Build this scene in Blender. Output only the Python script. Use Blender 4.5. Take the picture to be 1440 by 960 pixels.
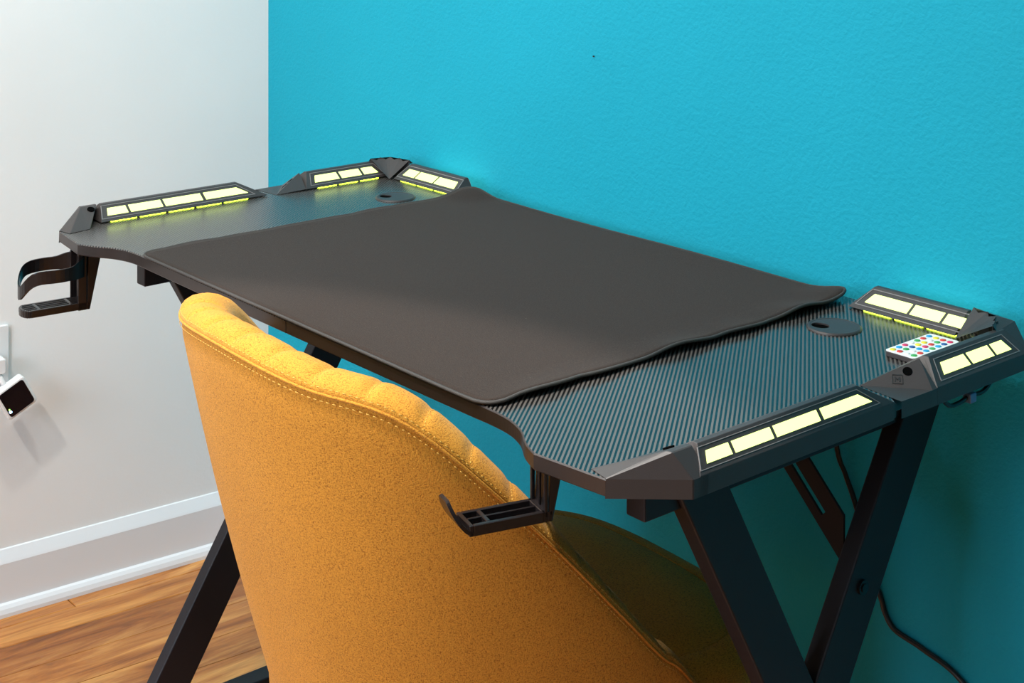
import bpy, bmesh, math, random
from math import sin, cos, pi, radians
from mathutils import Vector, Matrix
random.seed(7)
for o in list(bpy.data.objects): bpy.data.objects.remove(o)
S = bpy.context.scene
COL = S.collection

# ------------------------------------------------------------------ camera
cam_d = bpy.data.cameras.new('camera'); cam = bpy.data.objects.new('camera', cam_d); COL.objects.link(cam)
cam.location = (1.465, -1.459, 1.272); cam.rotation_euler = (pi/2, 0, 0.871)
cam_d.sensor_width = 36; cam_d.lens = 2164/1440*36; cam_d.shift_y = -(480+212.7)/1440; cam_d.clip_start = .05
S.camera = cam
# ------------------------------------------------------------------ world, lights, exposure
w = bpy.data.worlds.new('world'); S.world = w; w.use_nodes = True
w.node_tree.nodes['Background'].inputs[0].default_value = (.9, .95, 1, 1)
w.node_tree.nodes['Background'].inputs[1].default_value = .3
S.view_settings.view_transform = 'Standard'; S.view_settings.look = 'None'
S.view_settings.gamma = 1; S.view_settings.use_curve_mapping = False
S.view_settings.exposure = 0.58
def lamp(name, kind, loc, energy, color, size=.1, target=None, **kw):
    d = bpy.data.lights.new(name, kind); d.energy = energy; d.color = color
    if kind == 'AREA':
        d.shape = kw.pop('shape', 'DISK'); d.size = size
        if 'size_y' in kw: d.size_y = kw.pop('size_y')
    else: d.shadow_soft_size = size
    for k, v in kw.items(): setattr(d, k, v)
    o = bpy.data.objects.new(name, d); COL.objects.link(o); o.location = loc
    if target is not None:
        o.rotation_euler = (Vector(target)-Vector(loc)).to_track_quat('-Z', 'Y').to_euler()
    return o
DOWNLIGHTS = [(.35, -1.20), (-.15, -1.85), (-.30, -.78), (1.2, -2.7)]
lamp('desk_downlight', 'SPOT', (.35, -1.20, 2.45), 125, (1, .95, .90), .035, (.35, -1.20, 0), spot_size=radians(54.5), spot_blend=.12)
lamp('left_downlight', 'SPOT', (-.15, -1.85, 2.45), 62, (1, .96, .90), .05, (-.15, -1.85, 0), spot_size=radians(140), spot_blend=.7)
lamp('corner_downlight', 'SPOT', (-.30, -.78, 2.45), 30, (1, .965, .90), .05, (-.30, -.78, 0), spot_size=radians(150), spot_blend=.8)
lamp('added_cool_fill', 'AREA', (.15, -3.30, 1.55), 42, (.67, .84, 1), 1.7, (.15, 0, 1.4), shape='RECTANGLE', size_y=1.3)  # added cool fill from behind the camera, lifts the lower walls and seat
lamp('added_ceiling_fill', 'AREA', (-.35, -.78, 2.48), 11, (1, .97, .92), 1.4, (-.35, -.78, 0), shape='SQUARE')  # added area light under the ceiling, brightens the walls and light bars

# ------------------------------------------------------------------ materials
def nodes(name):
    m = bpy.data.materials.new(name); m.use_nodes = True
    nt = m.node_tree; b = nt.nodes['Principled BSDF']
    return m, nt, b
def N(nt, t, **kw):
    n = nt.nodes.new(t)
    for k, v in kw.items():
        if k.startswith('i_'):
            key = k[2:]; key = int(key) if key.isdigit() else key.replace('_', ' ')
            n.inputs[key].default_value = v
        else: setattr(n, k, v)
    return n
def L(nt, a, b): nt.links.new(a, b)
def bump(nt, b, h, strength=.3, dist=.001):
    bp = N(nt, 'ShaderNodeBump'); bp.inputs['Strength'].default_value = strength; bp.inputs['Distance'].default_value = dist
    L(nt, h, bp.inputs['Height']); L(nt, bp.outputs[0], b.inputs['Normal']); return bp
def noise(nt, scale, detail=2, rough=.5, vec=None, stretch=None):
    tc = N(nt, 'ShaderNodeTexCoord'); v = tc.outputs['Object']
    if stretch:
        mp = N(nt, 'ShaderNodeMapping'); mp.inputs['Scale'].default_value = stretch; L(nt, v, mp.inputs[0]); v = mp.outputs[0]
    n = N(nt, 'ShaderNodeTexNoise'); n.inputs['Scale'].default_value = scale; n.inputs['Detail'].default_value = detail
    n.inputs['Roughness'].default_value = rough; L(nt, v, n.inputs['Vector']); return n
def ramp(nt, fac, stops):
    r = N(nt, 'ShaderNodeValToRGB'); e = r.color_ramp.elements
    while len(e) < len(stops): e.new(.5)
    for el, (p, c) in zip(e, stops): el.position = p; el.color = (*c, 1)
    L(nt, fac, r.inputs[0]); return r
def simple(name, col, rough=.5, metal=0, bscale=None, bstr=.2, bdist=.0005, spec=.5):
    m, nt, b = nodes(name)
    b.inputs['Base Color'].default_value = (*col, 1); b.inputs['Roughness'].default_value = rough
    b.inputs['Metallic'].default_value = metal; b.inputs['Specular IOR Level'].default_value = spec
    if bscale: bump(nt, b, noise(nt, bscale, 3).outputs[0], bstr, bdist)
    return m
def emit(name, col, strength):
    m, nt, b = nodes(name); b.inputs['Base Color'].default_value = (*col, 1)
    b.inputs['Emission Color'].default_value = (*col, 1); b.inputs['Emission Strength'].default_value = strength
    return m
def m_wall(name, col, rough, s):
    m, nt, b = nodes(name)
    n1 = noise(nt, 190, 3, .55); n2 = noise(nt, 2.2, 3)
    c = ramp(nt, n2.outputs[0], [(.3, tuple(x*.96 for x in col)), (.7, tuple(min(1, x*1.03) for x in col))])
    L(nt, c.outputs[0], b.inputs['Base Color']); b.inputs['Roughness'].default_value = rough
    b.inputs['Specular IOR Level'].default_value = .10
    bump(nt, b, n1.outputs[0], s, .004)
    return m
M = {}
M['blue'] = m_wall('blue_wall_paint', (.012, .325, .435), .6, .26)
M['white_wall'] = m_wall('white_wall_paint', (.87, .86, .84), .6, .05)
M['grey_wall'] = m_wall('grey_wall_paint', (.13, .125, .12), .6, .05)
M['ceiling'] = m_wall('ceiling_paint', (.85, .85, .84), .7, .1)
M['trim'] = simple('white_trim_paint', (.80, .81, .82), .3)
M['plastic'] = simple('black_satin_plastic', (.040, .033, .031), .42, bscale=1400, bstr=.35, bdist=.0004, spec=.4)
M['gloss'] = simple('black_moulded_plastic', (.012, .009, .009), .27, bscale=300, bstr=.05)
M['metal'] = simple('black_powder_coat', (.009, .008, .011), .5, spec=.3, bscale=900, bstr=.1, bdist=.0002)
M['edge'] = simple('dark_edge_band', (.016, .010, .008), .38, bscale=400, bstr=.1)
M['cavity'] = simple('painted_cavity_shade', (.003, .003, .003), .9, spec=0)  # near-black colour painted for the shade inside holes and gaps
M['line'] = simple('pale_groove_line', (.22, .20, .19), .4)
M['dark_line'] = simple('dark_groove_line', (.006, .006, .006), .5)
M['screw'] = simple('black_screw', (.015, .015, .016), .25, metal=.6)
M['rubber'] = simple('black_cable_rubber', (.006, .006, .007), .35)
M['white_plastic'] = simple('white_plastic', (.80, .80, .79), .25)
M['blackgloss'] = simple('dark_gloss_face', (.010, .005, .006), .12)
M['conn'] = simple('blue_connector', (.10, .22, .45), .3)
M['pane'] = emit('lit_pane', (.80, 1.0, .28), 1.5)
M['pane'].node_tree.nodes['Principled BSDF'].inputs['Base Color'].default_value = (.1, .1, .07, 1)
M['strip'] = emit('lit_slot', (.66, 1.0, .05), 5)
M['wstrip'] = emit('wall_side_light', (.85, 1, .75), 2.2)
M['led_white'] = emit('status_light', (.35, .6, 1), 14)
M['led_green'] = emit('status_light_green', (.3, 1, .1), 3)
M['lampglow'] = emit('downlight_glow', (1, .93, .84), 6)
def m_vinyl():
    m, nt, b = nodes('ribbed_carbon_vinyl')
    tc = N(nt, 'ShaderNodeTexCoord'); mp = N(nt, 'ShaderNodeMapping'); mp.inputs['Rotation'].default_value = (0, 0, -math.atan2(.63, .78))
    L(nt, tc.outputs['Object'], mp.inputs[0]); sx = N(nt, 'ShaderNodeSeparateXYZ'); L(nt, mp.outputs[0], sx.inputs[0])
    mu = N(nt, 'ShaderNodeMath', operation='MULTIPLY'); mu.inputs[1].default_value = 2*pi/.0042; L(nt, sx.outputs[0], mu.inputs[0])
    sn = N(nt, 'ShaderNodeMath', operation='SINE'); L(nt, mu.outputs[0], sn.inputs[0])
    ma = N(nt, 'ShaderNodeMath', operation='MULTIPLY_ADD'); ma.inputs[1].default_value = .5; ma.inputs[2].default_value = .5; L(nt, sn.outputs[0], ma.inputs[0])
    c = ramp(nt, ma.outputs[0], [(.36, (.006, .006, .006)), (.64, (.088, .078, .070))])  # rib pattern; the pale stripes also have the ribs' sheen painted in
    r = ramp(nt, ma.outputs[0], [(.36, (.20,)*3), (.64, (.26,)*3)])
    L(nt, c.outputs[0], b.inputs['Base Color']); L(nt, r.outputs[0], b.inputs['Roughness'])
    b.inputs['Specular IOR Level'].default_value = .45
    bump(nt, b, ma.outputs[0], .2, .0004)
    return m
M['vinyl'] = m_vinyl()
def m_mat():
    m, nt, b = nodes('woven_mat_cloth')
    n = noise(nt, 900, 2, .7); c = ramp(nt, n.outputs[0], [(.35, (.015, .0098, .0075)), (.62, (.036, .0247, .0195)), (.80, (.075, .056, .045))])
    sp = noise(nt, 260, 1, .5); cs = ramp(nt, sp.outputs[0], [(.80, (0, 0, 0)), (.84, (1, 1, 1))])
    mx = N(nt, 'ShaderNodeMix', data_type='RGBA'); L(nt, cs.outputs[0], mx.inputs[0]); L(nt, c.outputs[0], mx.inputs[6]); mx.inputs[7].default_value = (.16, .14, .11, 1)
    L(nt, mx.outputs[2], b.inputs['Base Color']); b.inputs['Roughness'].default_value = .85; b.inputs['Specular IOR Level'].default_value = .12
    b.inputs['Sheen Weight'].default_value = .06; b.inputs['Sheen Roughness'].default_value = .5; b.inputs['Sheen Tint'].default_value = (1, .9, .83, 1)
    bump(nt, b, n.outputs[0], .4, .0006)
    return m
M['mat'] = m_mat()
M['mat_edge'] = simple('mat_stitching', (.035, .03, .026), .7, bscale=900, bstr=.6, bdist=.001)
def m_fabric(name, col, dark):
    m, nt, b = nodes(name)
    n1 = noise(nt, 1150, 2, .6, stretch=(1, 1, .4)); n2 = noise(nt, 1150, 2, .6, stretch=(.4, .4, 1)); n3 = noise(nt, 9, 2)
    a = N(nt, 'ShaderNodeMath', operation='MULTIPLY'); L(nt, n1.outputs[0], a.inputs[0]); L(nt, n2.outputs[0], a.inputs[1])
    c = ramp(nt, a.outputs[0], [(.12, dark), (.24, col), (.42, tuple(min(1, x*1.18) for x in col))])
    c3 = ramp(nt, n3.outputs[0], [(.3, (.93,)*3), (.7, (1, 1, 1))])
    mx = N(nt, 'ShaderNodeMix', data_type='RGBA', blend_type='MULTIPLY'); mx.inputs[0].default_value = 1
    L(nt, c.outputs[0], mx.inputs[6]); L(nt, c3.outputs[0], mx.inputs[7]); L(nt, mx.outputs[2], b.inputs['Base Color'])
    b.inputs['Roughness'].default_value = .85; b.inputs['Specular IOR Level'].default_value = .2
    b.inputs['Sheen Weight'].default_value = .14; b.inputs['Sheen Roughness'].default_value = .4; b.inputs['Sheen Tint'].default_value = (1, .88, .65, 1)
    bump(nt, b, a.outputs[0], .7, .0012)
    return m
M['fabric'] = m_fabric('mustard_woven_fabric', (.56, .245, .028), (.25, .085, .008))
M['thread'] = simple('pale_mustard_thread', (.60, .34, .06), .8)
def m_wood():
    m, nt, b = nodes('oiled_floor_wood')
    oi = N(nt, 'ShaderNodeObjectInfo'); tc = N(nt, 'ShaderNodeTexCoord')
    ad = N(nt, 'ShaderNodeVectorMath', operation='ADD'); cm = N(nt, 'ShaderNodeCombineXYZ')
    mu = N(nt, 'ShaderNodeMath', operation='MULTIPLY'); mu.inputs[1].default_value = 37; L(nt, oi.outputs['Random'], mu.inputs[0])
    L(nt, mu.outputs[0], cm.inputs[0]); L(nt, mu.outputs[0], cm.inputs[1]); L(nt, tc.outputs['Object'], ad.inputs[0]); L(nt, cm.outputs[0], ad.inputs[1])
    mp = N(nt, 'ShaderNodeMapping'); mp.inputs['Scale'].default_value = (1, .09, 1); L(nt, ad.outputs[0], mp.inputs[0])
    n = N(nt, 'ShaderNodeTexNoise'); n.inputs['Scale'].default_value = 26; n.inputs['Detail'].default_value = 9; n.inputs['Roughness'].default_value = .62; n.inputs['Distortion'].default_value = 1.4; L(nt, mp.outputs[0], n.inputs['Vector'])
    n2 = N(nt, 'ShaderNodeTexNoise'); n2.inputs['Scale'].default_value = 190; n2.inputs['Detail'].default_value = 2; L(nt, mp.outputs[0], n2.inputs['Vector'])
    c = ramp(nt, n.outputs[0], [(.30, (.19, .050, .008)), (.48, (.52, .185, .032)), (.66, (.82, .40, .105))])
    t = ramp(nt, oi.outputs['Random'], [(0, (.60, .52, .48)), (.45, (.88, .85, .82)), (1, (1.0, 1.0, 1.0))])
    f = ramp(nt, n2.outputs[0], [(.3, (.82,)*3), (.6, (1,)*3)])
    x = N(nt, 'ShaderNodeMix', data_type='RGBA', blend_type='MULTIPLY'); x.inputs[0].default_value = 1; L(nt, c.outputs[0], x.inputs[6]); L(nt, t.outputs[0], x.inputs[7])
    y = N(nt, 'ShaderNodeMix', data_type='RGBA', blend_type='MULTIPLY'); y.inputs[0].default_value = 1; L(nt, x.outputs[2], y.inputs[6]); L(nt, f.outputs[0], y.inputs[7])
    L(nt, y.outputs[2], b.inputs['Base Color']); b.inputs['Roughness'].default_value = .32
    return m
M['wood'] = m_wood()

# ------------------------------------------------------------------ helpers
def mesh(name, V, F, mat, parent=None, smooth=False, mats=None, fm=None):
    me = bpy.data.meshes.new(name); me.from_pydata([tuple(v) for v in V], [], F); me.validate()
    for m in (mats or [mat]): me.materials.append(m)
    if fm: me.polygons.foreach_set('material_index', fm)
    bm = bmesh.new(); bm.from_mesh(me); bmesh.ops.recalc_face_normals(bm, faces=bm.faces); bm.to_mesh(me); bm.free()
    if smooth: me.polygons.foreach_set('use_smooth', [True]*len(me.polygons))
    o = bpy.data.objects.new(name, me); COL.objects.link(o)
    if parent: o.parent = parent
    return o
def bev(o, wd, seg=2, ang=35):
    m = o.modifiers.new('bevel', 'BEVEL'); m.width = wd; m.segments = seg; m.limit_method = 'ANGLE'; m.angle_limit = radians(ang); return o
def thing(name, label, cat, loc=(0, 0, 0), group=None):
    o = bpy.data.objects.new(name, None); COL.objects.link(o); o.location = loc; o.empty_display_size = .1
    return tag(o, label, cat, group)
def tag(o, label, cat, group=None):
    o['label'] = label; o['category'] = cat
    if group: o['group'] = group
    return o
def struct(o): o['kind'] = 'structure'; return o
class MB:
    def __init__(s): s.V = []; s.F = []
    def add(s, V, F):
        n = len(s.V); s.V += [Vector(v) for v in V]; s.F += [tuple(i+n for i in f) for f in F]; return s
    def hexa(s, P): # 8 points: bottom 4, top 4
        return s.add(P, [(3, 2, 1, 0), (4, 5, 6, 7), (0, 1, 5, 4), (1, 2, 6, 5), (2, 3, 7, 6), (3, 0, 4, 7)])
    def box(s, x0, x1, y0, y1, z0, z1):
        return s.hexa([(x0, y0, z0), (x1, y0, z0), (x1, y1, z0), (x0, y1, z0), (x0, y0, z1), (x1, y0, z1), (x1, y1, z1), (x0, y1, z1)])
    def prism(s, pts, d): # planar polygon + offset vector
        n = len(pts); d = Vector(d); a = [Vector(p) for p in pts]
        return s.add(a+[p+d for p in a], [tuple(range(n))[::-1], tuple(range(n, 2*n))]+[(i, (i+1) % n, n+(i+1) % n, n+i) for i in range(n)])
    def tube(s, pts, r, k=8, closed=False, up=(0, 0, 1)):
        pts = [Vector(p) for p in pts]; n = len(pts); V = []; F = []; prev = None
        for i, p in enumerate(pts):
            if closed: t = pts[(i+1) % n]-pts[i-1]
            else: t = pts[min(i+1, n-1)]-pts[max(i-1, 0)]
            t.normalize(); u = Vector(up)
            if abs(t.dot(u)) > .95: u = Vector((1, 0, 0)) if prev is None else prev
            a = t.cross(u).normalized(); b = a.cross(t); prev = b
            rr = r[i] if isinstance(r, (list, tuple)) else r
            V += [p+a*rr*cos(2*pi*j/k)+b*rr*sin(2*pi*j/k) for j in range(k)]
        m = n if closed else n-1
        for i in range(m):
            for j in range(k):
                F.append((i*k+j, i*k+(j+1) % k, ((i+1) % n)*k+(j+1) % k, ((i+1) % n)*k+j))
        if not closed: F += [tuple(range(k))[::-1], tuple(range((n-1)*k, n*k))]
        return s.add(V, F)
    def cyl(s, c, ax, r, h, k=20):
        c = Vector(c); ax = Vector(ax).normalized(); u = ax.orthogonal().normalized(); v = ax.cross(u)
        return s.prism([c+u*r*cos(2*pi*j/k)+v*r*sin(2*pi*j/k) for j in range(k)], ax*h)
    def build(s, name, mat, parent=None, smooth=False): return mesh(name, s.V, s.F, mat, parent, smooth)
def smooth_path(pts, n=6):
    P = [Vector(p) for p in pts]; out = []
    for i in range(len(P)-1):
        p0, p1, p2, p3 = P[max(i-1, 0)], P[i], P[i+1], P[min(i+2, len(P)-1)]
        for k in range(n):
            t = k/n
            out.append(.5*((2*p1)+(p2-p0)*t+(2*p0-5*p1+4*p2-p3)*t*t+(3*p1-p0-3*p2+p3)*t**3))
    return out+[P[-1]]

# ------------------------------------------------------------------ room
TH = -.07; YW = .035; XW = -1.012            # left wall leans a little off square to the desk
def wl(y, off=0, z=0):                       # point on the left wall face at distance off into the room
    t = (y-YW)/cos(TH); return Vector((XW-t*sin(TH)+off*cos(TH), y+off*sin(TH), z))
struct(MB().box(-1.3, 2.7, YW, YW+.1, -.05, 2.5).build('wall_back', M['blue']))
struct(MB().hexa([wl(-3.5, -.12, -.05), wl(-3.5, 0, -.05), wl(YW, 0, -.05), wl(YW, -.12, -.05), wl(-3.5, -.12, 2.5), wl(-3.5, 0, 2.5), wl(YW, 0, 2.5), wl(YW, -.12, 2.5)]).build('wall_left', M['white_wall']))
struct(MB().box(2.6, 2.7, -3.5, YW, -.05, 2.5).build('wall_right', M['grey_wall']))
wf = MB(); wf.box(-1.6, -.70, -3.5, -3.4, -.05, 2.5); wf.box(1.0, 2.7, -3.5, -3.4, -.05, 2.5); wf.box(-.70, 1.0, -3.5, -3.4, -.05, .9); wf.box(-.70, 1.0, -3.5, -3.4, 2.2, 2.5)
struct(wf.build('wall_front', M['grey_wall']))
struct(MB().box(-1.6, 2.7, -3.5, YW+.1, 2.5, 2.6).build('ceiling', M['ceiling']))
floor = struct(MB().box(-1.6, 2.7, -3.5, YW+.1, -.06, -.008).build('floor', M['cavity']))
# floor planks, each its own board, running along the white wall
def plank(x0, x1, y0, y1):
    A = lambda x, y: Vector((XW+.0+x*cos(TH)-(y-YW)*sin(TH), y+x*sin(TH)*0, 0))
    e = .0008; q = [A(x0+e, y0+e), A(x1-e, y0+e), A(x1-e, y1-e), A(x0+e, y1-e)]
    c = sum(q, Vector())/4
    P = [v-c+Vector((0, 0, -.008)) for v in q]+[(v-c)*1.0+Vector((0, 0, -.0012)) for v in q]+[Vector(((v-c).x-math.copysign(.0012, (v-c).x), (v-c).y-math.copysign(.0012, (v-c).y), 0)) for v in q]
    F = [(0, 1, 5, 4), (1, 2, 6, 5), (2, 3, 7, 6), (3, 0, 4, 7), (4, 5, 9, 8), (5, 6, 10, 9), (6, 7, 11, 10), (7, 4, 8, 11), (8, 9, 10, 11)]
    o = mesh('plank', P, F, M['wood'], floor); o.location = c
cols = [.055, .118, .205, .29, .36, .43]
x = cols[-1]
while x < 3.7: x += .088; cols.append(x)
xa = 0.0
rr = random.Random(3)
for i, xb in enumerate(cols):
    y = -3.5; first = rr.uniform(.4, 1.3)
    while y < YW-.01:
        y2 = min(YW, y+first); first = rr.uniform(.9, 1.7)
        if YW-y2 < .2: y2 = YW
        plank(xa, xb, y, y2); y = y2
    xa = xb
def extr_left(name, prof, mat, y0=-3.4, y1=YW):
    n = len(prof); V = [wl(y0, o, z) for o, z in prof]+[wl(y1, o, z) for o, z in prof]
    F = [(i, (i+1) % n, n+(i+1) % n, n+i) for i in range(n)]+[tuple(range(n)), tuple(range(2*n-1, n-1, -1))]
    return struct(mesh(name, V, F, mat))
extr_left('baseboard_left', [(0, 0), (.013, 0), (.013, .084), (.0115, .0875), (.003, .104), (0, .105)], M['trim'])
extr_left('trim_1', [(.013, 0), (.0245, 0), (.0245, .006), (.022, .013), (.018, .018), (.013, .020)], M['trim'])
struct(MB().prism([(XW+.02, YW, 0), (XW+.02, YW-.013, 0), (XW+.02, YW-.013, .084), (XW+.02, YW-.003, .104), (XW+.02, YW, .105)], (2.6-XW-.02, 0, 0)).build('baseboard_back', M['trim']))
# unseen window added behind the camera to go with the added fill light
wn = struct(MB().box(-.70, 1.0, -3.44, -3.43, .9, 2.2).build('added_window_1', simple('added_window_glass', (.85, .9, .95), .1)))
fr = MB()
for a in ((-.70, -.63), (.115, .185), (.93, 1.0)): fr.box(a[0], a[1], -3.43, -3.38, .9, 2.2)
fr.box(-.63, .93, -3.43, -3.38, .9, .97); fr.box(-.63, .93, -3.43, -3.38, 2.13, 2.2); fr.build('added_window_frame', M['trim'], wn)
for i, (dx, dy) in enumerate(DOWNLIGHTS):
    d = thing('recessed_downlight', ['round recessed ceiling downlight above the back of the mustard chair', 'round recessed ceiling downlight behind the chair, left of the camera', 'round recessed ceiling downlight nearest the corner of the blue and white walls', 'round recessed ceiling downlight near the added window'][i], 'light', (dx, dy, 2.5), 'recessed ceiling lights')
    V = []; F = []; k = 28
    for r, z in ((.05, -.001), (.055, -.008), (.075, -.006), (.078, 0)): V += [(r*cos(2*pi*j/k), r*sin(2*pi*j/k), z) for j in range(k)]
    for a in range(3): F += [(a*k+j, a*k+(j+1) % k, (a+1)*k+(j+1) % k, (a+1)*k+j) for j in range(k)]
    mesh('trim_ring', V, F, M['trim'], d, True)
    mesh('lens', [(.05*cos(2*pi*j/k), .05*sin(2*pi*j/k), -.002) for j in range(k)], [tuple(range(k))], M['lampglow'], d)

# ------------------------------------------------------------------ desk
ZT, ZB = .750, .735
desk = thing('gaming_desk', 'black gaming desk with ribbed top, lit edge bars and crossed steel legs', 'desk', (0, 0, 0))
curve = smooth_path([(.33, -.552, 0), (.355, -.5515, 0), (.385, -.554, 0), (.412, -.563, 0), (.434, -.577, 0), (.447, -.5835, 0), (.460, -.5885, 0)], 5)
outline = [(p.x, p.y) for p in curve]+[(.54, -.579), (.588, -.525), (.588, -.247), (.578, -.240), (.578, -.212), (.590, -.196), (.590, -.020), (.576, -.004)]
for s in (-1, 1):
    pts = [(.0003*s, -.553)]+[(s*x, y) for x, y in outline]+[(.0003*s, -.006)]
    n = len(pts); V = [(x, y, ZB) for x, y in pts]+[(x, y, ZT) for x, y in pts]
    F = [tuple(range(n)), tuple(range(n, 2*n))]+[(i, (i+1) % n, n+(i+1) % n, n+i) for i in range(n)]
    o = mesh('desktop_panel', V, F, None, desk, mats=[M['vinyl'], M['edge']], fm=[1, 0]+[1]*n)
    bev(o, .0012, 1, 60)
# --- light bars: a tent-shaped housing with lit panes on both slopes
def bar(A, B, inn, di, do, ei0, ei1, er0, er1, panes, zr=.7715, skirt=True, name='light_bar', holes=True):
    """ridge line from A to B at height zr; inn = unit vector into the desk; di/do inner/outer base offsets;
    ei = how far the base runs past A/B, er = ridge shortening; panes = fractions along the base"""
    A = Vector((*A, 0)); B = Vector((*B, 0)); ax = (B-A).normalized(); inn = Vector((*inn, 0))
    zi = ZT+.0022; zo = ZT+.001
    i0, i1 = A-ax*ei0+inn*di, B+ax*ei1+inn*di
    o0, o1 = A-ax*ei0-inn*do, B+ax*ei1-inn*do
    r0, r1 = A+ax*er0, B-ax*er1
    h = lambda p, z: Vector((p.x, p.y, z))
    zs = ZB-.001 if skirt else ZT
    k = .003  # flat ridge
    V = [h(i0, zi), h(i1, zi), h(r1+inn*k, zr), h(r0+inn*k, zr), h(r1-inn*k, zr), h(r0-inn*k, zr), h(o0, zo), h(o1, zo), h(o0, zs), h(o1, zs),
         h(i0, zi-.0007), h(i1, zi-.0007), h(A-ax*ei0, zs if False else ZT+.0021), h(B+ax*ei1, ZT+.0021), h(o0+inn*.006, zs), h(o1+inn*.006, zs), h(o0+inn*.006, ZT+.0015), h(o1+inn*.006, ZT+.0015)]
    F = [(0, 1, 2, 3), (3, 2, 4, 5), (5, 4, 7, 6), (6, 7, 9, 8), (0, 10, 11, 1), (8, 9, 15, 14), (14, 15, 17, 16), (10, 12, 13, 11), (12, 16, 17, 13),
         (0, 3, 5, 6, 8, 14, 16, 12, 10), (1, 11, 13, 17, 15, 9, 7, 4, 2)]
    body = mesh(name, V, F, M['plastic'], desk); bev(body, .0008, 1, 25)
    def slope(q0, q1, q2, q3, flip):   # q0,q1 base start/end ; q2,q3 ridge end/start
        nrm = (q1-q0).cross(q3-q0).normalized()
        if nrm.z < 0: nrm = -nrm
        # axis-aligned frame on the slope
        ln = (q1-q0).length; u = (q1-q0)/ln; v = (q3-q0)-u*((q3-q0).dot(u)); hv = v.length; v = v/hv
        def P(a, b, e): return q0+u*a+v*b*hv+nrm*e
        def slab(a0, a1, a2, a3, b0, b1, e, mat, nm):  # a0,a1 base ; a2,a3 top
            m = MB(); m.hexa([P(a0, b0, -.0004), P(a1, b0, -.0004), P(a2, b1, -.0004), P(a3, b1, -.0004), P(a0, b0, e), P(a1, b0, e), P(a2, b1, e), P(a3, b1, e)])
            return m.build(nm, mat, body)
        sk0 = (q3-q0).dot(u); sk1 = ln-(q2-q0).dot(u)      # end rake
        for (f0, f1) in panes:
            b0, b1 = .30, .70
            g0 = sk0*.38 if f0 == panes[0][0] else 0; g1 = sk1*.38 if f1 == panes[-1][1] else 0
            slab(f0, f1, f1-g1*1.0, f0+g0*.9, b0, b1, .0006, M['pane'], 'pane')
        a0 = panes[0][0]-.010; a1 = panes[-1][1]+.010; t = .0009
        g0, g1 = sk0*.6, sk1*.6
        m = MB()
        for (p, q, r, s2, b0, b1) in ((a0, a1, a1, a0, .14, .165), (a0+g0, a1-g1, a1-g1, a0+g0, .86, .885)):
            m.hexa([P(p, b0, -.0004), P(q, b0, -.0004), P(r, b1, -.0004), P(s2, b1, -.0004), P(p, b0, .0005), P(q, b0, .0005), P(r, b1, .0005), P(s2, b1, .0005)])
        for (c0, c1) in ((a0, a0+g0), (a1, a1-g1)):
            m.hexa([P(c0-t/2, .14, -.0004), P(c0+t/2, .14, -.0004), P(c1+t/2, .885, -.0004), P(c1-t/2, .885, -.0004), P(c0-t/2, .14, .0005), P(c0+t/2, .14, .0005), P(c1+t/2, .885, .0005), P(c1-t/2, .885, .0005)])
        m.build('frame_line', M['line'], body)
    slope(V[0], V[1], V[2], V[3], False)
    slope(V[6], V[7], V[4], V[5], True)
    # lit slots under the inner lip, the strip split by small lugs
    m = MB(); a = panes[0][0]; b = panes[-1][1]; nn = max(3, int((b-a)/.042))
    for q in range(nn):
        s0 = a+(b-a)*q/nn+.003; s1 = a+(b-a)*(q+1)/nn-.003
        p0 = i0+ax*s0-inn*.0025; p1 = i0+ax*s1-inn*.0025
        m.hexa([h(p0, ZT+.0001), h(p1, ZT+.0001), h(p1-inn*.004, ZT+.0001), h(p0-inn*.004, ZT+.0001), h(p0, ZT+.0009), h(p1, ZT+.0009), h(p1-inn*.004, ZT+.0009), h(p0-inn*.004, ZT+.0009)])
    m.build('light_strip', M['strip'], body)
    if not skirt:
        m = MB(); p0 = A+ax*panes[0][0]-inn*.0030; p1 = A+ax*panes[-1][1]-inn*.0030
        m.hexa([h(p0, .757), h(p1, .757), h(p1-inn*.0012, .757), h(p0-inn*.0012, .757), h(p0, .768), h(p1, .768), h(p1-inn*.0012, .768), h(p0-inn*.0012, .768)])
        m.build('wall_light_strip', M['wstrip'], body)
    return body
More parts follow.
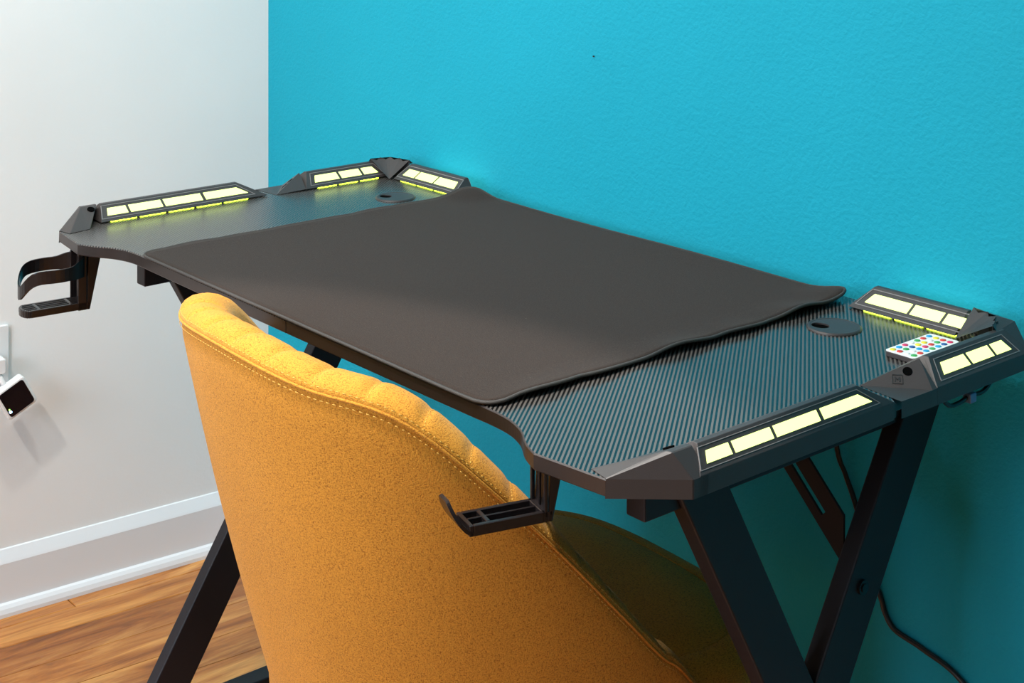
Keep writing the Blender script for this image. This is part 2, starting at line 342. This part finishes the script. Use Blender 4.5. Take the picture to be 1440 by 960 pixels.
for s in (-1, 1):
    inn = (-s, 0)
    # front bar: base -.525.. -.247 ; ridge x .571
    yb = -.520
    bar((s*.571, -.505), (s*.571, -.262), inn, .030, .0175, .012, .012, .0, .026, [(a+.5172, b+.5168) for a, b in ((-.504, -.472), (-.468, -.418), (-.414, -.354), (-.349, -.279))])
    # rear bar
    bar((s*.566, -.168), (s*.566, -.028), inn, .031, .0255, .018, .008, .0, .006, [(a+.1865, b+.1855) for a, b in ((-.165, -.119), (-.115, -.077), (-.073, -.046))])
    # back bar along the wall edge
    if s > 0: bar((.372, -.0045), (.512, -.0045), (0, -1), .034, .0035, .0, .000, .014, .004, [(.016, .072), (.076, .114), (.118, .142)], skirt=False)
    else: bar((-.512, -.0045), (-.356, -.0045), (0, -1), .034, .0035, .0, .0, .004, .014, [(.012, .040), (.044, .088), (.092, .142)], skirt=False)
    # front end cap: chamfered pyramid with a screw hole
    X = lambda p: Vector((s*p[0], p[1], p[2]))
    z0 = ZT+.0003; zt = .7715
    V = [X(v) for v in [(.54, -.5795, z0), (.5885, -.525, z0), (.5885, -.507, z0), (.522, -.542, z0), (.516, -.5745, z0), (.568, -.536, zt), (.574, -.536, zt), (.574, -.511, zt), (.568, -.511, zt),
                        (.54, -.5795, ZB-.001), (.5885, -.525, ZB-.001), (.5885, -.507, ZB-.001), (.5805, -.5145, ZB-.001), (.5355, -.569, ZB-.001), (.5805, -.5145, ZT-.001), (.5355, -.569, ZT-.001)]]
    F = [(0, 1, 6, 5), (1, 2, 7, 6), (2, 3, 8, 7), (3, 4, 5, 8), (4, 0, 5), (5, 6, 7, 8), (0, 9, 10, 1), (1, 10, 11, 2), (4, 3, 2, 1, 0)]
    cap = mesh('end_cap', V, F, M['plastic'], desk); bev(cap, .0008, 1, 20)
    c = X((.559, -.524, .7685)); nrm = Vector((-s*.4, 0, .92)).normalized()
    hd = MB().cyl(c-nrm*.001, nrm, .0052, .0014, 18).build('screw_hole', M['cavity'], cap)  # flat dark disc, the hole's shade put into its colour
    # middle cap at the front of the rear bar, with embossed mark
    V = [X(v) for v in [(.538, -.237, z0), (.5915, -.1935, z0), (.566, -.179, zt), (.535, -.186, z0+.002), (.5915, -.186, z0), (.5905, -.242, z0), (.5915, -.1935, ZB-.001), (.5915, -.186, ZB-.001), (.5905, -.242, ZB-.001)]]
    F = [(0, 1, 2), (0, 2, 3), (1, 4, 2), (4, 3, 2), (0, 5, 1), (1, 6, 7, 4), (5, 8, 6, 1)]
    mc = mesh('middle_cap', V, F, M['plastic'], desk)
    a, b, cc = V[0], V[1], V[2]; u = (b-a).normalized(); nr = (b-a).cross(cc-a).normalized()
    if nr.z < 0: nr = -nr
    v = nr.cross(u)
    if v.z < 0: v = -v
    hl = (a+b+cc)/3+v*.0075+u*.004
    MB().cyl(hl-nr*.0006, nr, .0048, .0010, 18).build('screw_hole', M['cavity'], mc)  # dark disc painted as the shaded hole
    ec = (a+b+cc)/3-u*.006-v*.002
    # emblem: sunk square outline with an angular two-post letter mark
    q = lambda x, y, e=0: ec+u*x*s+v*y+nr*e if s > 0 else ec-u*x*s+v*y+nr*e
    m = MB(); e = .0005
    def stroke(x0, y0, x1, y1, w=.0007):
        d = Vector((x1-x0, y1-y0)); d.normalize(); n2 = Vector((-d.y, d.x))*w/2
        pts = [(x0+n2.x, y0+n2.y), (x0-n2.x, y0-n2.y), (x1-n2.x, y1-n2.y), (x1+n2.x, y1+n2.y)]
        m.prism([q(px, py, -.0002) for px, py in pts], nr*(e+.0002))
    r = .0048
    for p in ((-r, -r, r, -r), (r, -r, r, r), (r, r, -r, r), (-r, r, -r, -r)): stroke(*p)
    for p in ((-.0022, -.0026, -.0022, .0024), (-.0022, .0024, 0, -.0006), (0, -.0006, .0022, .0024), (.0022, .0024, .0022, -.0026)): stroke(*p, .0010)
    m.build('emblem', M['dark_line'], mc)
    # corner cap: fanned inverted pyramid
    tip = X((.516, -.044, ZT+.001)); k = 9; V = [tip]; top = []; F = []
    pA, pB = X((.514, -.006, .7765)), X((.564, -.047, .7765)); mid = X((.560, -.010, .779))
    for i in range(k):
        t = i/(k-1); p = pA*(1-t)**2+mid*2*t*(1-t)+pB*t*t
        d = (p-tip); d.z = 0; d.normalize()
        if i % 2: p = p-d*.005+Vector((0, 0, -.003))
        V.append(p)
    for i in range(k):
        V.append(Vector((V[1+i].x, V[1+i].y, ZT)))
    for i in range(k-1): F += [(0, 1+i, 2+i), (1+i, 1+k+i, 2+k+i, 2+i)]
    topc = len(V); V.append((pA+pB+mid*2)/4+Vector((0, 0, .0005)))
    back = X((.566, -.0045, .770)); 
    V2 = len(V); V += [X((.512, -.001, .7715)), X((.5895, -.020, ZT)), X((.574, -.002, ZT)), X((.562, -.0035, .7725)), X((.568, -.047, .7715))]
    F += [(1, V2, V2+3), (1, V2+3, 5), (5, V2+3, V2+4), (5, V2+4, k), (V2+3, V2+2, V2+1, V2+4), (V2, V2+2, V2+3)]
    mesh('corner_cap', V, F, M['plastic'], desk)
    # cable grommet: rim, lid with an off-centre opening
    gx, gy = s*.408, -.110
    g = bpy.data.objects.new('cable_grommet', None)
    R1, k = .0300, 40
    V = []; F = []
    for r_, z_ in ((R1, ZT), (R1, ZT+.0009), (R1-.002, ZT+.0024), (R1-.0042, ZT+.0024), (R1-.0046, ZT+.0018)):
        V += [(gx+r_*cos(2*pi*j/k), gy+r_*sin(2*pi*j/k), z_) for j in range(k)]
    for a_ in range(4): F += [(a_*k+j, a_*k+(j+1) % k, (a_+1)*k+(j+1) % k, (a_+1)*k+j) for j in range(k)]
    rim = mesh('cable_grommet', V, F, M['plastic'], desk, True)
    hx, hy, hr = gx-.0105, gy-.0105, .0088
    V = []; F = []
    for j in range(k):
        a_ = 2*pi*j/k; V.append((gx+(R1-.0046)*cos(a_), gy+(R1-.0046)*sin(a_), ZT+.0022))
    for j in range(k):
        a_ = 2*pi*j/k; V.append((hx+hr*1.2*cos(a_), hy+hr*sin(a_), ZT+.0022))
    for j in range(k): V.append((V[k+j][0], V[k+j][1], ZT+.0004))
    for a_ in range(2): F += [(a_*k+j, a_*k+(j+1) % k, (a_+1)*k+(j+1) % k, (a_+1)*k+j) for j in range(k)]
    mesh('grommet_lid', V, F, M['plastic'], rim)
    mesh('cable_opening', [(hx+hr*1.22*cos(2*pi*j/k), hy+hr*1.02*sin(2*pi*j/k), ZT+.0003) for j in range(k)], [tuple(range(k))], M['cavity'], rim)  # near-black disc painting the shade inside the opening

# --- steel frame
for s in (-1, 1):
    xo, xi = s*.500, s*.479
    x0, x1 = min(xo, xi), max(xo, xi)
    bev(MB().box(min(s*.470, s*.494), max(s*.470, s*.494), -.487, -.045, .672, ZB).build('top_rail', M['metal'], desk), .0015)
    def leg(yt, zt, yb, zb, w):
        pts = [(x0, yt-w, zt), (x0, yt+w, zt), (x0, yb+w, zb), (x0, yb-w, zb)]
        return bev(MB().prism(pts, (x1-x0, 0, 0)).build('leg', M['metal'], desk), .0018)
    leg(-.424, .700, -.075, .060, .031)
    l2 = leg(-.066, .700, -.470, .060, .033)
    fr_ = bev(MB().box(min(s*.474, s*.506), max(s*.474, s*.506), -.545, -.020, .018, .068).build('foot_rail', M['metal'], desk), .002)
    for yy in (-.52, -.045):
        m = MB().cyl((s*.49, yy, 0), (0, 0, 1), .018, .012, 20); m.cyl((s*.49, yy, .012), (0, 0, 1), .006, .008, 10); m.build('levelling_foot', M['rubber'], fr_)
    sc = MB(); c = Vector((s*.5, -.183, .524)); sc.cyl(c, (s, 0, 0), .0075, .0030, 20); sc.cyl(c+Vector((s*.003, 0, 0)), (s, 0, 0), .0045, .0012, 6)
    sc.build('bolt', M['screw'], l2)
    # diagonal slotted brace in the x-z plane
    yb = -.185; p0 = Vector((s*.470, 0, .572)); p1 = Vector((s*.305, 0, .735)); u = (p1-p0).normalized(); v = Vector((-u.z, 0, u.x))
    ln = (p1-p0).length; wd = .0185
    bm = bmesh.new()
    def loop(pts): return [bm.verts.new((p0+u*a+v*b).to_tuple()) for a, b in pts]
    outer = [(0, -wd), (ln, -wd), (ln, wd), (0, wd)]
    slots = [(.035, .100, .006), (.090, .165, -.006)]
    # plate made of strips around two long slots
    m = MB()
    def strip(a0, a1, b0, b1):
        m.prism([(p0+u*a+v*b)+Vector((0, yb, 0)) for a, b in ((a0, b0), (a1, b0), (a1, b1), (a0, b1))], (0, .003, 0))
    bm.free()
    m.prism([(p0+u*a+v*b)+Vector((0, yb, 0)) for a, b in ((.0064, -wd), (.020, -wd), (.020, wd), (-.030, wd))] , (0, .003, 0)); strip(.020, .095, -wd, .0005); strip(.020, .095, .0075, wd)
    strip(.095, .105, -wd, wd); strip(.105, .185, -wd, -.0075); strip(.105, .185, -.0005, wd); strip(.185, ln, -wd, wd)
    m.build('brace', M['metal'], desk)
MB().box(-.47, .47, -.210, -.182, .700, ZB).build('cross_beam', M['metal'], desk)

# --- accessories screwed to the underside of the wings
def hanger(parent, base, head, w, ztop, zbot, sh=0., rd=-.012, bk=.016):
    """U-channel column: broad back, two side ribs, open towards the tray"""
    u = Vector((sin(head), cos(head), 0)); a = Vector((u.y, -u.x, 0)); b = Vector(base)
    def P(f, sd, z): return b+u*f+a*sd+Vector((0, 0, z-b.z))
    m = MB()
    P0 = P
    P = lambda f, sd, z: P0(f+sh, sd, z)
    for (f0, f1, s0, s1) in ((.0, .004, -w, w), (rd, .0, w-.0035, w), (rd, .0, -w, -w+.0035), (rd*.7, .0, -.001, .001)):
        m.hexa([P(f0, s0, zbot), P(f1, s0, zbot), P(f1, s1, zbot), P(f0, s1, zbot), P(f0+(.002 if f0 == 0 else 0), s0, ztop), P(f1+bk, s0, ztop) if f0 == 0 else P(f1, s0, ztop), P(f1+bk, s1, ztop) if f0 == 0 else P(f1, s1, ztop), P(f0+(.002 if f0 == 0 else 0), s1, ztop)])
    m.hexa([P(.0, -w, ztop-.004), P(.045, -w, ztop-.004), P(.045, w, ztop-.004), P(.0, w, ztop-.004), P(.0, -w, ztop), P(.045, -w, ztop), P(.045, w, ztop), P(.0, w, ztop)])
    return bev(m.build('hanger', M['gloss'], parent), .0012), P0
def tray(P, parent, w, ln, z, crossbars, longs, round_end, sh=0.):
    m = MB(); t = .0095
    def bx(f0, f1, s0, s1, za=z, zb=None):
        zb = z+t if zb is None else zb
        m.hexa([P(f0, s0, za), P(f1, s0, za), P(f1, s1, za), P(f0, s1, za), P(f0, s0, zb), P(f1, s0, zb), P(f1, s1, zb), P(f0, s1, zb)])
    bx(-ln, sh, w-.004, w); bx(-ln, sh, -w, -w+.004); bx(-.006+sh, .004+sh, -w, w)
    if round_end:
        for i in range(10):
            t0, t1 = -pi/2+pi*i/10, -pi/2+pi*(i+1)/10
            r2 = w*.55
            q = [(-ln-r2*cos(t0), w*sin(t0)), (-ln-r2*cos(t1), w*sin(t1)), (-ln-(r2-.004)*cos(t1), (w-.004)*sin(t1)), (-ln-(r2-.004)*cos(t0), (w-.004)*sin(t0))]
            m.hexa([P(a, b_, z) for a, b_ in q]+[P(a, b_, z+t) for a, b_ in q])
    else: bx(-ln-.004, -ln, -w, w)
    for l in longs: bx(-ln-(w*.5 if round_end else 0), sh, l-.0010, l+.0010, z+.003, z+t-.0001)
    for cb in crossbars: bx(cb-.002, cb+.002, -w+.004, w-.004, z+.003, z+t+.0001)
    bx(-ln, sh, -w+.003, w-.003, z, z+.0012)
    return bev(m.build('tray', M['gloss'], parent), .0007, 1)
# right: headphone hook
hk = bpy.data.objects.new('headphone_hook', None); COL.objects.link(hk); hk.parent = desk
hg, P = hanger(hk, (.450, -.583, .70), radians(16), .0155, ZB, .690, .010, -.004, .010)
tray(P, hk, .0155, .060, .690, [-.045], [0.0], False, .010)
cur = smooth_path([(-.060, 0, .6905), (-.067, 0, .6935), (-.074, 0, .7015), (-.080, 0, .712), (-.083, 0, .7205)], 4)
V = []; F = []; nl_ = len(cur)
for i, c_ in enumerate(cur):
    wi = .0155-.008*max(0, (i-6)/10)**2; t_ = (cur[min(i+1, nl_-1)]-cur[max(i-1, 0)]).normalized(); th = .0032
    nx_, nz_ = t_.z*th, -t_.x*th           # inner side faces the tray
    V += [P(c_.x, -wi, c_.z), P(c_.x, wi, c_.z), P(c_.x+nx_, wi, c_.z+nz_), P(c_.x+nx_, -wi, c_.z+nz_)]
for i in range(nl_-1):
    for j in range(4): F.append((i*4+j, i*4+(j+1) % 4, (i+1)*4+(j+1) % 4, (i+1)*4+j))
F += [(3, 2, 1, 0), tuple((nl_-1)*4+j for j in range(4))]
mesh('hook_lip', V, F, M['gloss'], hk)
# left: cup holder with a sprung ring
ch = bpy.data.objects.new('cup_holder', None); COL.objects.link(ch); ch.parent = desk
hg, P = hanger(ch, (-.476, -.574, .70), radians(6), .0175, ZB, .661)
tray(P, ch, .0175, .074, .662, [-.020, -.062], [-.0075, 0.0, .0075], True)
V = []; F = []; k = 40
for i in range(k+1):
    a_ = radians(-162+324*i/k)              # 0 = far end of the ring
    f = -.041-.042*cos(a_); sd = .036*sin(a_)
    far = max(0, cos(a_)); near = max(0, -cos(a_)-.35)
    zc = .716-.024*far**6+.006*near; hw = .0085+.010*near
    for (dr, dz) in ((0, -hw), (0, hw), (-.0024, hw), (-.0024, -hw)):
        V.append(P(f-dr*-cos(a_)*1.0, sd+dr*sin(a_), zc+dz))
for i in range(k):
    for j in range(4): F.append((i*4+j, i*4+(j+1) % 4, (i+1)*4+(j+1) % 4, (i+1)*4+j))
F += [(3, 2, 1, 0), tuple(k*4+j for j in range(4))]
mesh('ring', V, F, M['gloss'], ch)
# short wire and connector under the rear bar
sw = smooth_path([(.566, -.150, .7345), (.562, -.125, .712), (.561, -.105, .709), (.560, -.083, .711), (.560, -.056, .7115), (.562, -.030, .7325), (.563, -.022, .736)], 5)
wr = MB().tube(sw, .0024, 8).build('light_wire', M['rubber'], desk, True)
bev(MB().box(.5555, .5655, -.090, -.079, .7055, .7155).build('connector', M['conn'], wr), .001)

# ------------------------------------------------------------------ desk mat
HX, Y0, Y1, RC = .355, -.5535, -.0085, .022
def wave(x, y):
    z = .7535
    e = max(0, (abs(x)-.30)/.055); e = min(1, e)
    yy = (y+.55)/.54
    if x > 0: z += e*e*(.0035*sin(yy*9.0+.3)**2+.0030*sin(yy*17)**2*(.3+yy)+.0012)
    else: z += e*e*(.0010*sin(yy*11)**2)
    b = max(0, (y+.075)/.065); b = min(1, b); b = b*b*(3-2*b)
    c = max(0, (abs(x)-.285)/.06); c = min(1, c); c = c*c*(3-2*c)
    z += b*c*(.0065 if x > 0 else .008)
    z += .0008*b*sin(x*14)
    return z
def mat_pt(i, j, nx, ny):
    x = -HX+2*HX*i/nx; y = Y0+(Y1-Y0)*j/ny
    for sx in (-1, 1):                        # rounded corners
        for (yc, sy) in ((Y0, -1), (Y1, 1)):
            cx_, cy_ = sx*(HX-RC), yc-sy*RC
            dx, dy = (x-cx_)*sx, (y-cy_)*sy
            if dx > 0 and dy > 0:
                m_ = max(dx, dy); d = math.hypot(dx, dy)
                f = m_/d; x = cx_+sx*dx*f; y = cy_+sy*dy*f
    if abs(abs(x)-HX) < .02: x += math.copysign(.0022*sin(y*31+1)+.0016*sin(y*57), x)*max(0, 1-(HX-abs(x))/.02)
    return x, y
nx, ny = 72, 56
V = []; F = []
for lay in (0, 1):
    for j in range(ny+1):
        for i in range(nx+1):
            x, y = mat_pt(i, j, nx, ny); V.append((x, y, wave(x, y)+(0 if lay else -.0030)))
W = nx+1; T = W*(ny+1)
for j in range(ny):
    for i in range(nx):
        a_ = j*W+i; F.append((a_, a_+W, a_+W+1, a_+1)); F.append((T+a_, T+a_+1, T+a_+W+1, T+a_+W))
rimi = [i for i in range(nx)]+[j*W+nx for j in range(ny)]+[ny*W+i for i in range(nx, 0, -1)]+[j*W for j in range(ny, 0, -1)]
for a_, b_ in zip(rimi, rimi[1:]+rimi[:1]): F.append((a_, b_, T+b_, T+a_))
dm = tag(mesh('desk_mat', V, F, M['mat'], None, True), 'large dark cloth desk mat with stitched edge covering the middle of the desk', 'mat')
edge = [Vector(V[T+i])+Vector((0, 0, -.0013)) for i in rimi]
MB().tube(edge, .0019, 6, True).build('stitched_edge', M['mat_edge'], dm, True)

# ------------------------------------------------------------------ remote control
rm = thing('remote_control', 'thin white remote with rows of coloured buttons on the desk', 'remote', (.5175, -.104, ZT))
rm.rotation_euler = (0, 0, radians(1))
def rrect(hw, hl, r, z, k=5):
    out = []
    for (cx_, cy_, a0) in ((hw-r, hl-r, 0), (-hw+r, hl-r, 90), (-hw+r, -hl+r, 180), (hw-r, -hl+r, 270)):
        out += [(cx_+r*cos(radians(a0+90*i/k)), cy_+r*sin(radians(a0+90*i/k)), z) for i in range(k+1)]
    return out
bev(MB().prism(rrect(.0185, .041, .004, .0002), (0, 0, .0055)).build('body', simple('remote_dark_side', (.05, .04, .04), .4), rm), .0008)
MB().prism(rrect(.0183, .0408, .004, .0056), (0, 0, .0008)).build('face', simple('remote_white_face', (.86, .84, .83), .35), rm)
BC = {'r': (.62, .04, .03), 'g': (.05, .35, .09), 'b': (.02, .32, .62), 'y': (.80, .66, .03), 'm': (.62, .03, .12), 'n': (.02, .09, .30), 'w': (.80, .78, .80)}
bmats = {k_: simple('button_'+k_, c, .4) for k_, c in BC.items()}
rows = ['bwyr', 'mgbw', 'nrgy', 'bmny', 'wbmg', 'nwby', 'rbgr']
for i, row in enumerate(['yrwg', 'bgwr', 'mnbb', 'wymg', 'gyrb', 'rwgn', 'byrm']):
    for j, k_ in enumerate(row):
        cx_, cy_ = -.0128+j*.0085, -.034+i*.0108
        V = []; F = []; n = 14
        for r_, z_ in ((.0031, .0063), (.0030, .0071), (.0022, .0074)): V += [(cx_+r_*cos(2*pi*q/n), cy_+r_*1.15*sin(2*pi*q/n), z_) for q in range(n)]
        for a_ in range(2): F += [(a_*n+q, a_*n+(q+1) % n, (a_+1)*n+(q+1) % n, (a_+1)*n+q) for q in range(n)]
        F.append(tuple(range(2*n, 3*n))); mesh('button', V, F, bmats[k_], rm, True)

# ------------------------------------------------------------------ chair
CH = dict(a=.3078, b=.338, yc=-.3795, cx=.1733, e=.85, s0=.75, ys=.0135, yaw=-.056)
HV = [.7978, .7874, .7676, .6750, .5544, .4213]
def sgp(v, p): return math.copysign(abs(v)**p, v)
def shell(phi, z, inset=0.):
    t = (.7603-z)/.3952; s_ = 1-(1-CH['s0'])*t
    x = (CH['a']*s_-inset)*sgp(sin(phi), CH['e']); y = -(CH['b']*s_-inset)*sgp(cos(phi), CH['e'])+CH['ys']*t
    c, n = cos(CH['yaw']), sin(CH['yaw'])
    return Vector((CH['cx']+c*x-n*y, CH['yc']+n*x+c*y, z))
def height(phi):
    d = abs(phi)*180/pi/20; i = min(4, int(d)); t = d-i
    p = lambda k: HV[max(0, min(5, k))] if k >= 0 else HV[-k]
    p0, p1, p2, p3 = p(i-1), p(i), p(i+1), (p(i+2) if i < 4 else HV[5]-.104)
    return .5*(2*p1+(p2-p0)*t+(2*p0-5*p1+4*p2-p3)*t*t+(3*p1-p0-3*p2+p3)*t**3)
chair = thing('tub_chair', 'mustard fabric tub chair tucked under the black desk, its back to the camera', 'chair', (.173, -.38, 0))
off = Vector(chair.location)
def cm(name, V, F, mat, smooth=True, **kw): return mesh(name, [Vector(v)-off for v in V], F, mat, chair, smooth, **kw)
NP = 360; PH = [radians(-100+200*i/NP) for i in range(NP+1)]
ZL = .350; nz = 22
V = []; F = []
for p in PH:
    h_ = height(p)
    for j in range(nz+1):
        t = j/nz; z = ZL+(h_-ZL)*t
        bul = .006*sin(pi*t)
        V.append(shell(p, z, -bul+.0025*max(0, (t-.94)/.06)**2))
for i in range(NP):
    for j in range(nz): a_ = i*(nz+1)+j; F.append((a_, a_+nz+1, a_+nz+2, a_+1))
cm('back_shell', V, F, M['fabric'])
# quilted border and inner lining
arc = [0.]; pp = None
for p in PH:
    q = shell(p, height(p), .03)
    if pp is not None: arc.append(arc[-1]+(q-pp).length)
    pp = q
SP = .052
prof = [(.0025, -.0015), (.001, .003), (.004, .008), (.011, .0125), (.021, .0145), (.032, .0130), (.042, .0085), (.050, .001), (.055, -.010), (.058, -.03)]
V = []; F = []
for i, p in enumerate(PH):
    h_ = height(p); q = abs(((arc[i]+.015)/SP) % 1-.5)*2    # 1 at the quilting lines
    dip = 1-.36*max(0, (q-.55)/.45)**2
    for k_, (ins, dz) in enumerate(prof):
        dd = dz if dz < .002 else .002+(dz-.002)*dip
        V.append(shell(p, h_, ins)+Vector((0, 0, dd)))
    for j in range(8):
        t = (j+1)/8; z = (h_-.03)*(1-t)+.394*t
        b_ = shell(p, z, .060+.004*sin(pi*t)); V.append(b_)
n = len(prof)+8
for i in range(NP):
    for j in range(n-1): a_ = i*n+j; F.append((a_, a_+n, a_+n+1, a_+1))
# close the two arm fronts
F += [tuple(range(n))[::-1], tuple(NP*n+j for j in range(n))]
BV = V; cm('quilted_border', V, F, M['fabric'])
# seam welt and stitching
off_n = lambda p, z, d: shell(p, z, -d)
seam = MB().tube([shell(p, height(p)-.0005, .0012) for p in PH], .0016, 6); cm('seam_welt', seam.V, seam.F, M['fabric'])
def dashes(path, step, duty, r):
    m = MB(); acc = 0; pts = [path[0]]
    for a_, b_ in zip(path[:-1], path[1:]):
        d = (b_-a_).length; k_ = max(1, int(d/.0008))
        for q in range(k_):
            pts.append(a_+(b_-a_)*((q+1)/k_))
    s_ = int(step/.0008); u_ = int(step*duty/.0008)
    for q in range(0, len(pts)-u_, s_): m.tube([pts[q], (pts[q]+pts[q+u_//2])/2, pts[q+u_]], [r*.6, r, r*.6], 5)
    return m
m = dashes([shell(p, height(p)-.0065, -.0006) for p in PH], .0062, .6, .0005)
m2 = dashes([BV[i*n+1]*.6+BV[i*n+2]*.4 for i in range(NP+1)], .0062, .6, .0005); m.add(m2.V, m2.F)
for i in range(2, NP-1):
    q0, q1 = ((arc[i-1]+.015)/SP) % 1, ((arc[i]+.015)/SP) % 1
    if q1 < q0:
        m3 = dashes([BV[i*n+k_]+Vector((0, 0, .0002)) for k_ in range(2, 8)], .0045, .7, .0004); m.add(m3.V, m3.F)
o = cm('stitching', m.V, m.F, M['thread']); o['kind'] = 'stuff'
# seat cushion
def seat_ring(grow, z, k=64):
    out = []
    for j in range(k):
        a_ = 2*pi*j/k; x = sgp(cos(a_), .62)*(.2475+grow); y = sgp(sin(a_), .62)*((.2725 if sin(a_) > 0 else .231)+grow)
        x *= 1-.20*max(0, min(1, (.16-y)/.16))
        c, nn = cos(CH['yaw']), sin(CH['yaw'])
        out.append(Vector((.1525+c*x-nn*y, -.3764+nn*x+c*y, z)))
    return out
V = []; F = []; k = 64
rings = [(-.05, .372), (-.008, .374), (.0, .385), (.002, .42), (0, .441), (-.006, .452), (-.018, .459), (-.034, .4625), (-.036, .4612), (-.038, .463), (-.09, .4675), (-.16, .469)]
for g_, z_ in rings: V += seat_ring(g_, 1.04*z_-.0509)
for a_ in range(len(rings)-1): F += [(a_*k+j, a_*k+(j+1) % k, (a_+1)*k+(j+1) % k, (a_+1)*k+j) for j in range(k)]
F += [tuple(range(k))[::-1], tuple(range((len(rings)-1)*k, len(rings)*k))]
seat = cm('seat', V, F, M['fabric'])
wl_ = MB().tube([p for p in seat_ring(-.0355, .4298)], .0012, 6, True)
mesh('seat_welt', wl_.V, wl_.F, M['fabric'], seat, True).location = -off if False else (0, 0, 0)
bpy.data.objects['seat_welt'].data.transform(Matrix.Translation(-off))
bp_ = MB(); bp_.cyl((.155-off.x, -.38-off.y, .314), (0, 0, 1), .15, .023, 32); bp_.build('base_plate', M['metal'], chair)
for sx in (-1, 1):
    for sy in (-1, 1):
        m = MB(); t_ = Vector((sx*.11-.018, sy*.11, .325)); b_ = Vector((sx*.20-.018, sy*.205, .004))
        m.tube([t_, (t_+b_)/2, b_], [.013, .011, .008], 14); m.cyl(b_+Vector((0, 0, -.004)), (0, 0, 1), .011, .005, 14)
        m.build('leg', M['metal'], chair, True)

# ------------------------------------------------------------------ wall outlet, plug-in gadget, cable, nail
E_T = math.atan2(-sin(TH), cos(TH))
def wframe(y, z, o=0):                       # frame on the left wall: origin, along, up, out
    return wl(y, o, z), Vector((-sin(TH), cos(TH), 0)), Vector((0, 0, 1)), Vector((cos(TH), sin(TH), 0))
oc, ua, uz, uo = wframe(-.482, .420)
out_ = thing('wall_outlet', 'white wall outlet with cover plate on the white wall', 'outlet', oc)
def plate(m, ca, cz, hw, hh, r, d0, d1, rot=0, k=5):
    pts = [(x, y) for x, y, _ in rrect(hw, hh, r, 0, k)]; c, s_ = cos(rot), sin(rot)
    m.prism([ua*(ca+c*x-s_*y)+uz*(cz+s_*x+c*y)+uo*d0 for x, y in pts], uo*(d1-d0)); return m
bev(plate(MB(), 0, 0, .036, .058, .004, .0002, .005).build('cover_plate', M['white_plastic'], out_), .0015)
for z_ in (.020, -.020):
    sk = plate(MB(), 0, z_, .0165, .0145, .008, .005, .0065).build('socket', M['white_plastic'], out_)
    m = MB(); plate(m, -.006, z_+.002, .001, .004, .0004, .0064, .0068); plate(m, .006, z_+.002, .001, .0035, .0004, .0064, .0068); m.build('slot', M['cavity'], sk)
gd = thing('plug_in_gadget', 'small white square gadget with dark face and blue light, hanging from the outlet', 'gadget', oc)
m = plate(MB(), .010, -.001, .012, .0125, .004, .007, .034); bev(m.build('plug', M['white_plastic'], gd), .002)
# little jointed arm between the plug and the tilted square head
ca, cz, rot = .0340, -.052, radians(28)
hs = .0265
m = MB().tube([uo*.024+ua*.012+uz*-.008, uo*.030+ua*.014+uz*-.022, uo*.034+ua*.022+uz*-.038], .0042, 12); m.build('arm', M['white_plastic'], gd, True)
bev(plate(MB(), ca, cz, hs, hs, .006, .030, .049, rot).build('head', M['white_plastic'], gd), .003, 3)
plate(MB(), ca+.000, cz+.000, hs-.0042, hs-.0042, .0045, .0489, .0497, rot).build('dark_face', M['blackgloss'], gd)
c_, s_ = cos(rot), sin(rot)
def hp(x, y): return ca+c_*x-s_*y, cz+s_*x+c_*y
lx, lz = hp(-.0185, -.0130); MB().cyl(ua*lx+uz*lz+uo*.0496, uo, .0021, .0006, 14).build('status_light', M['led_white'], gd)['label'] = 'tiny blue-white status light'
lx, lz = hp(-.0185, -.0085); MB().cyl(ua*lx+uz*lz+uo*.0496, uo, .0012, .0006, 12).build('status_light', M['led_green'], gd)['label'] = 'tiny green status light'
cp = smooth_path([(.300, -.01, .7345), (.302, .012, .66), (.307, .024, .556), (.316, .029, .525), (.332, .030, .488), (.350, .0305, .427), (.366, .0305, .396), (.372, .0305, .380), (.386, .0305, .366), (.424, .0305, .359), (.475, .030, .344), (.54, .026, .29), (.60, .012, .18), (.64, .004, .06), (.68, -.03, .0035), (.80, -.06, .0035)], 6)
tag(MB().tube(cp, .0031, 8).build('power_cable', M['rubber'], None, True), 'thin black cable hanging down the blue wall behind the desk legs', 'cable')
nl = MB().cyl((-.128, YW-.0012, .978), (0, -1, 0), .0012, .0015, 10); nl.cyl((-.128, YW+.004, .978), (0, -1, 0), .0006, .006, 8)
tag(nl.build('nail', M['screw']), 'tiny dark nail head high on the blue wall', 'nail')
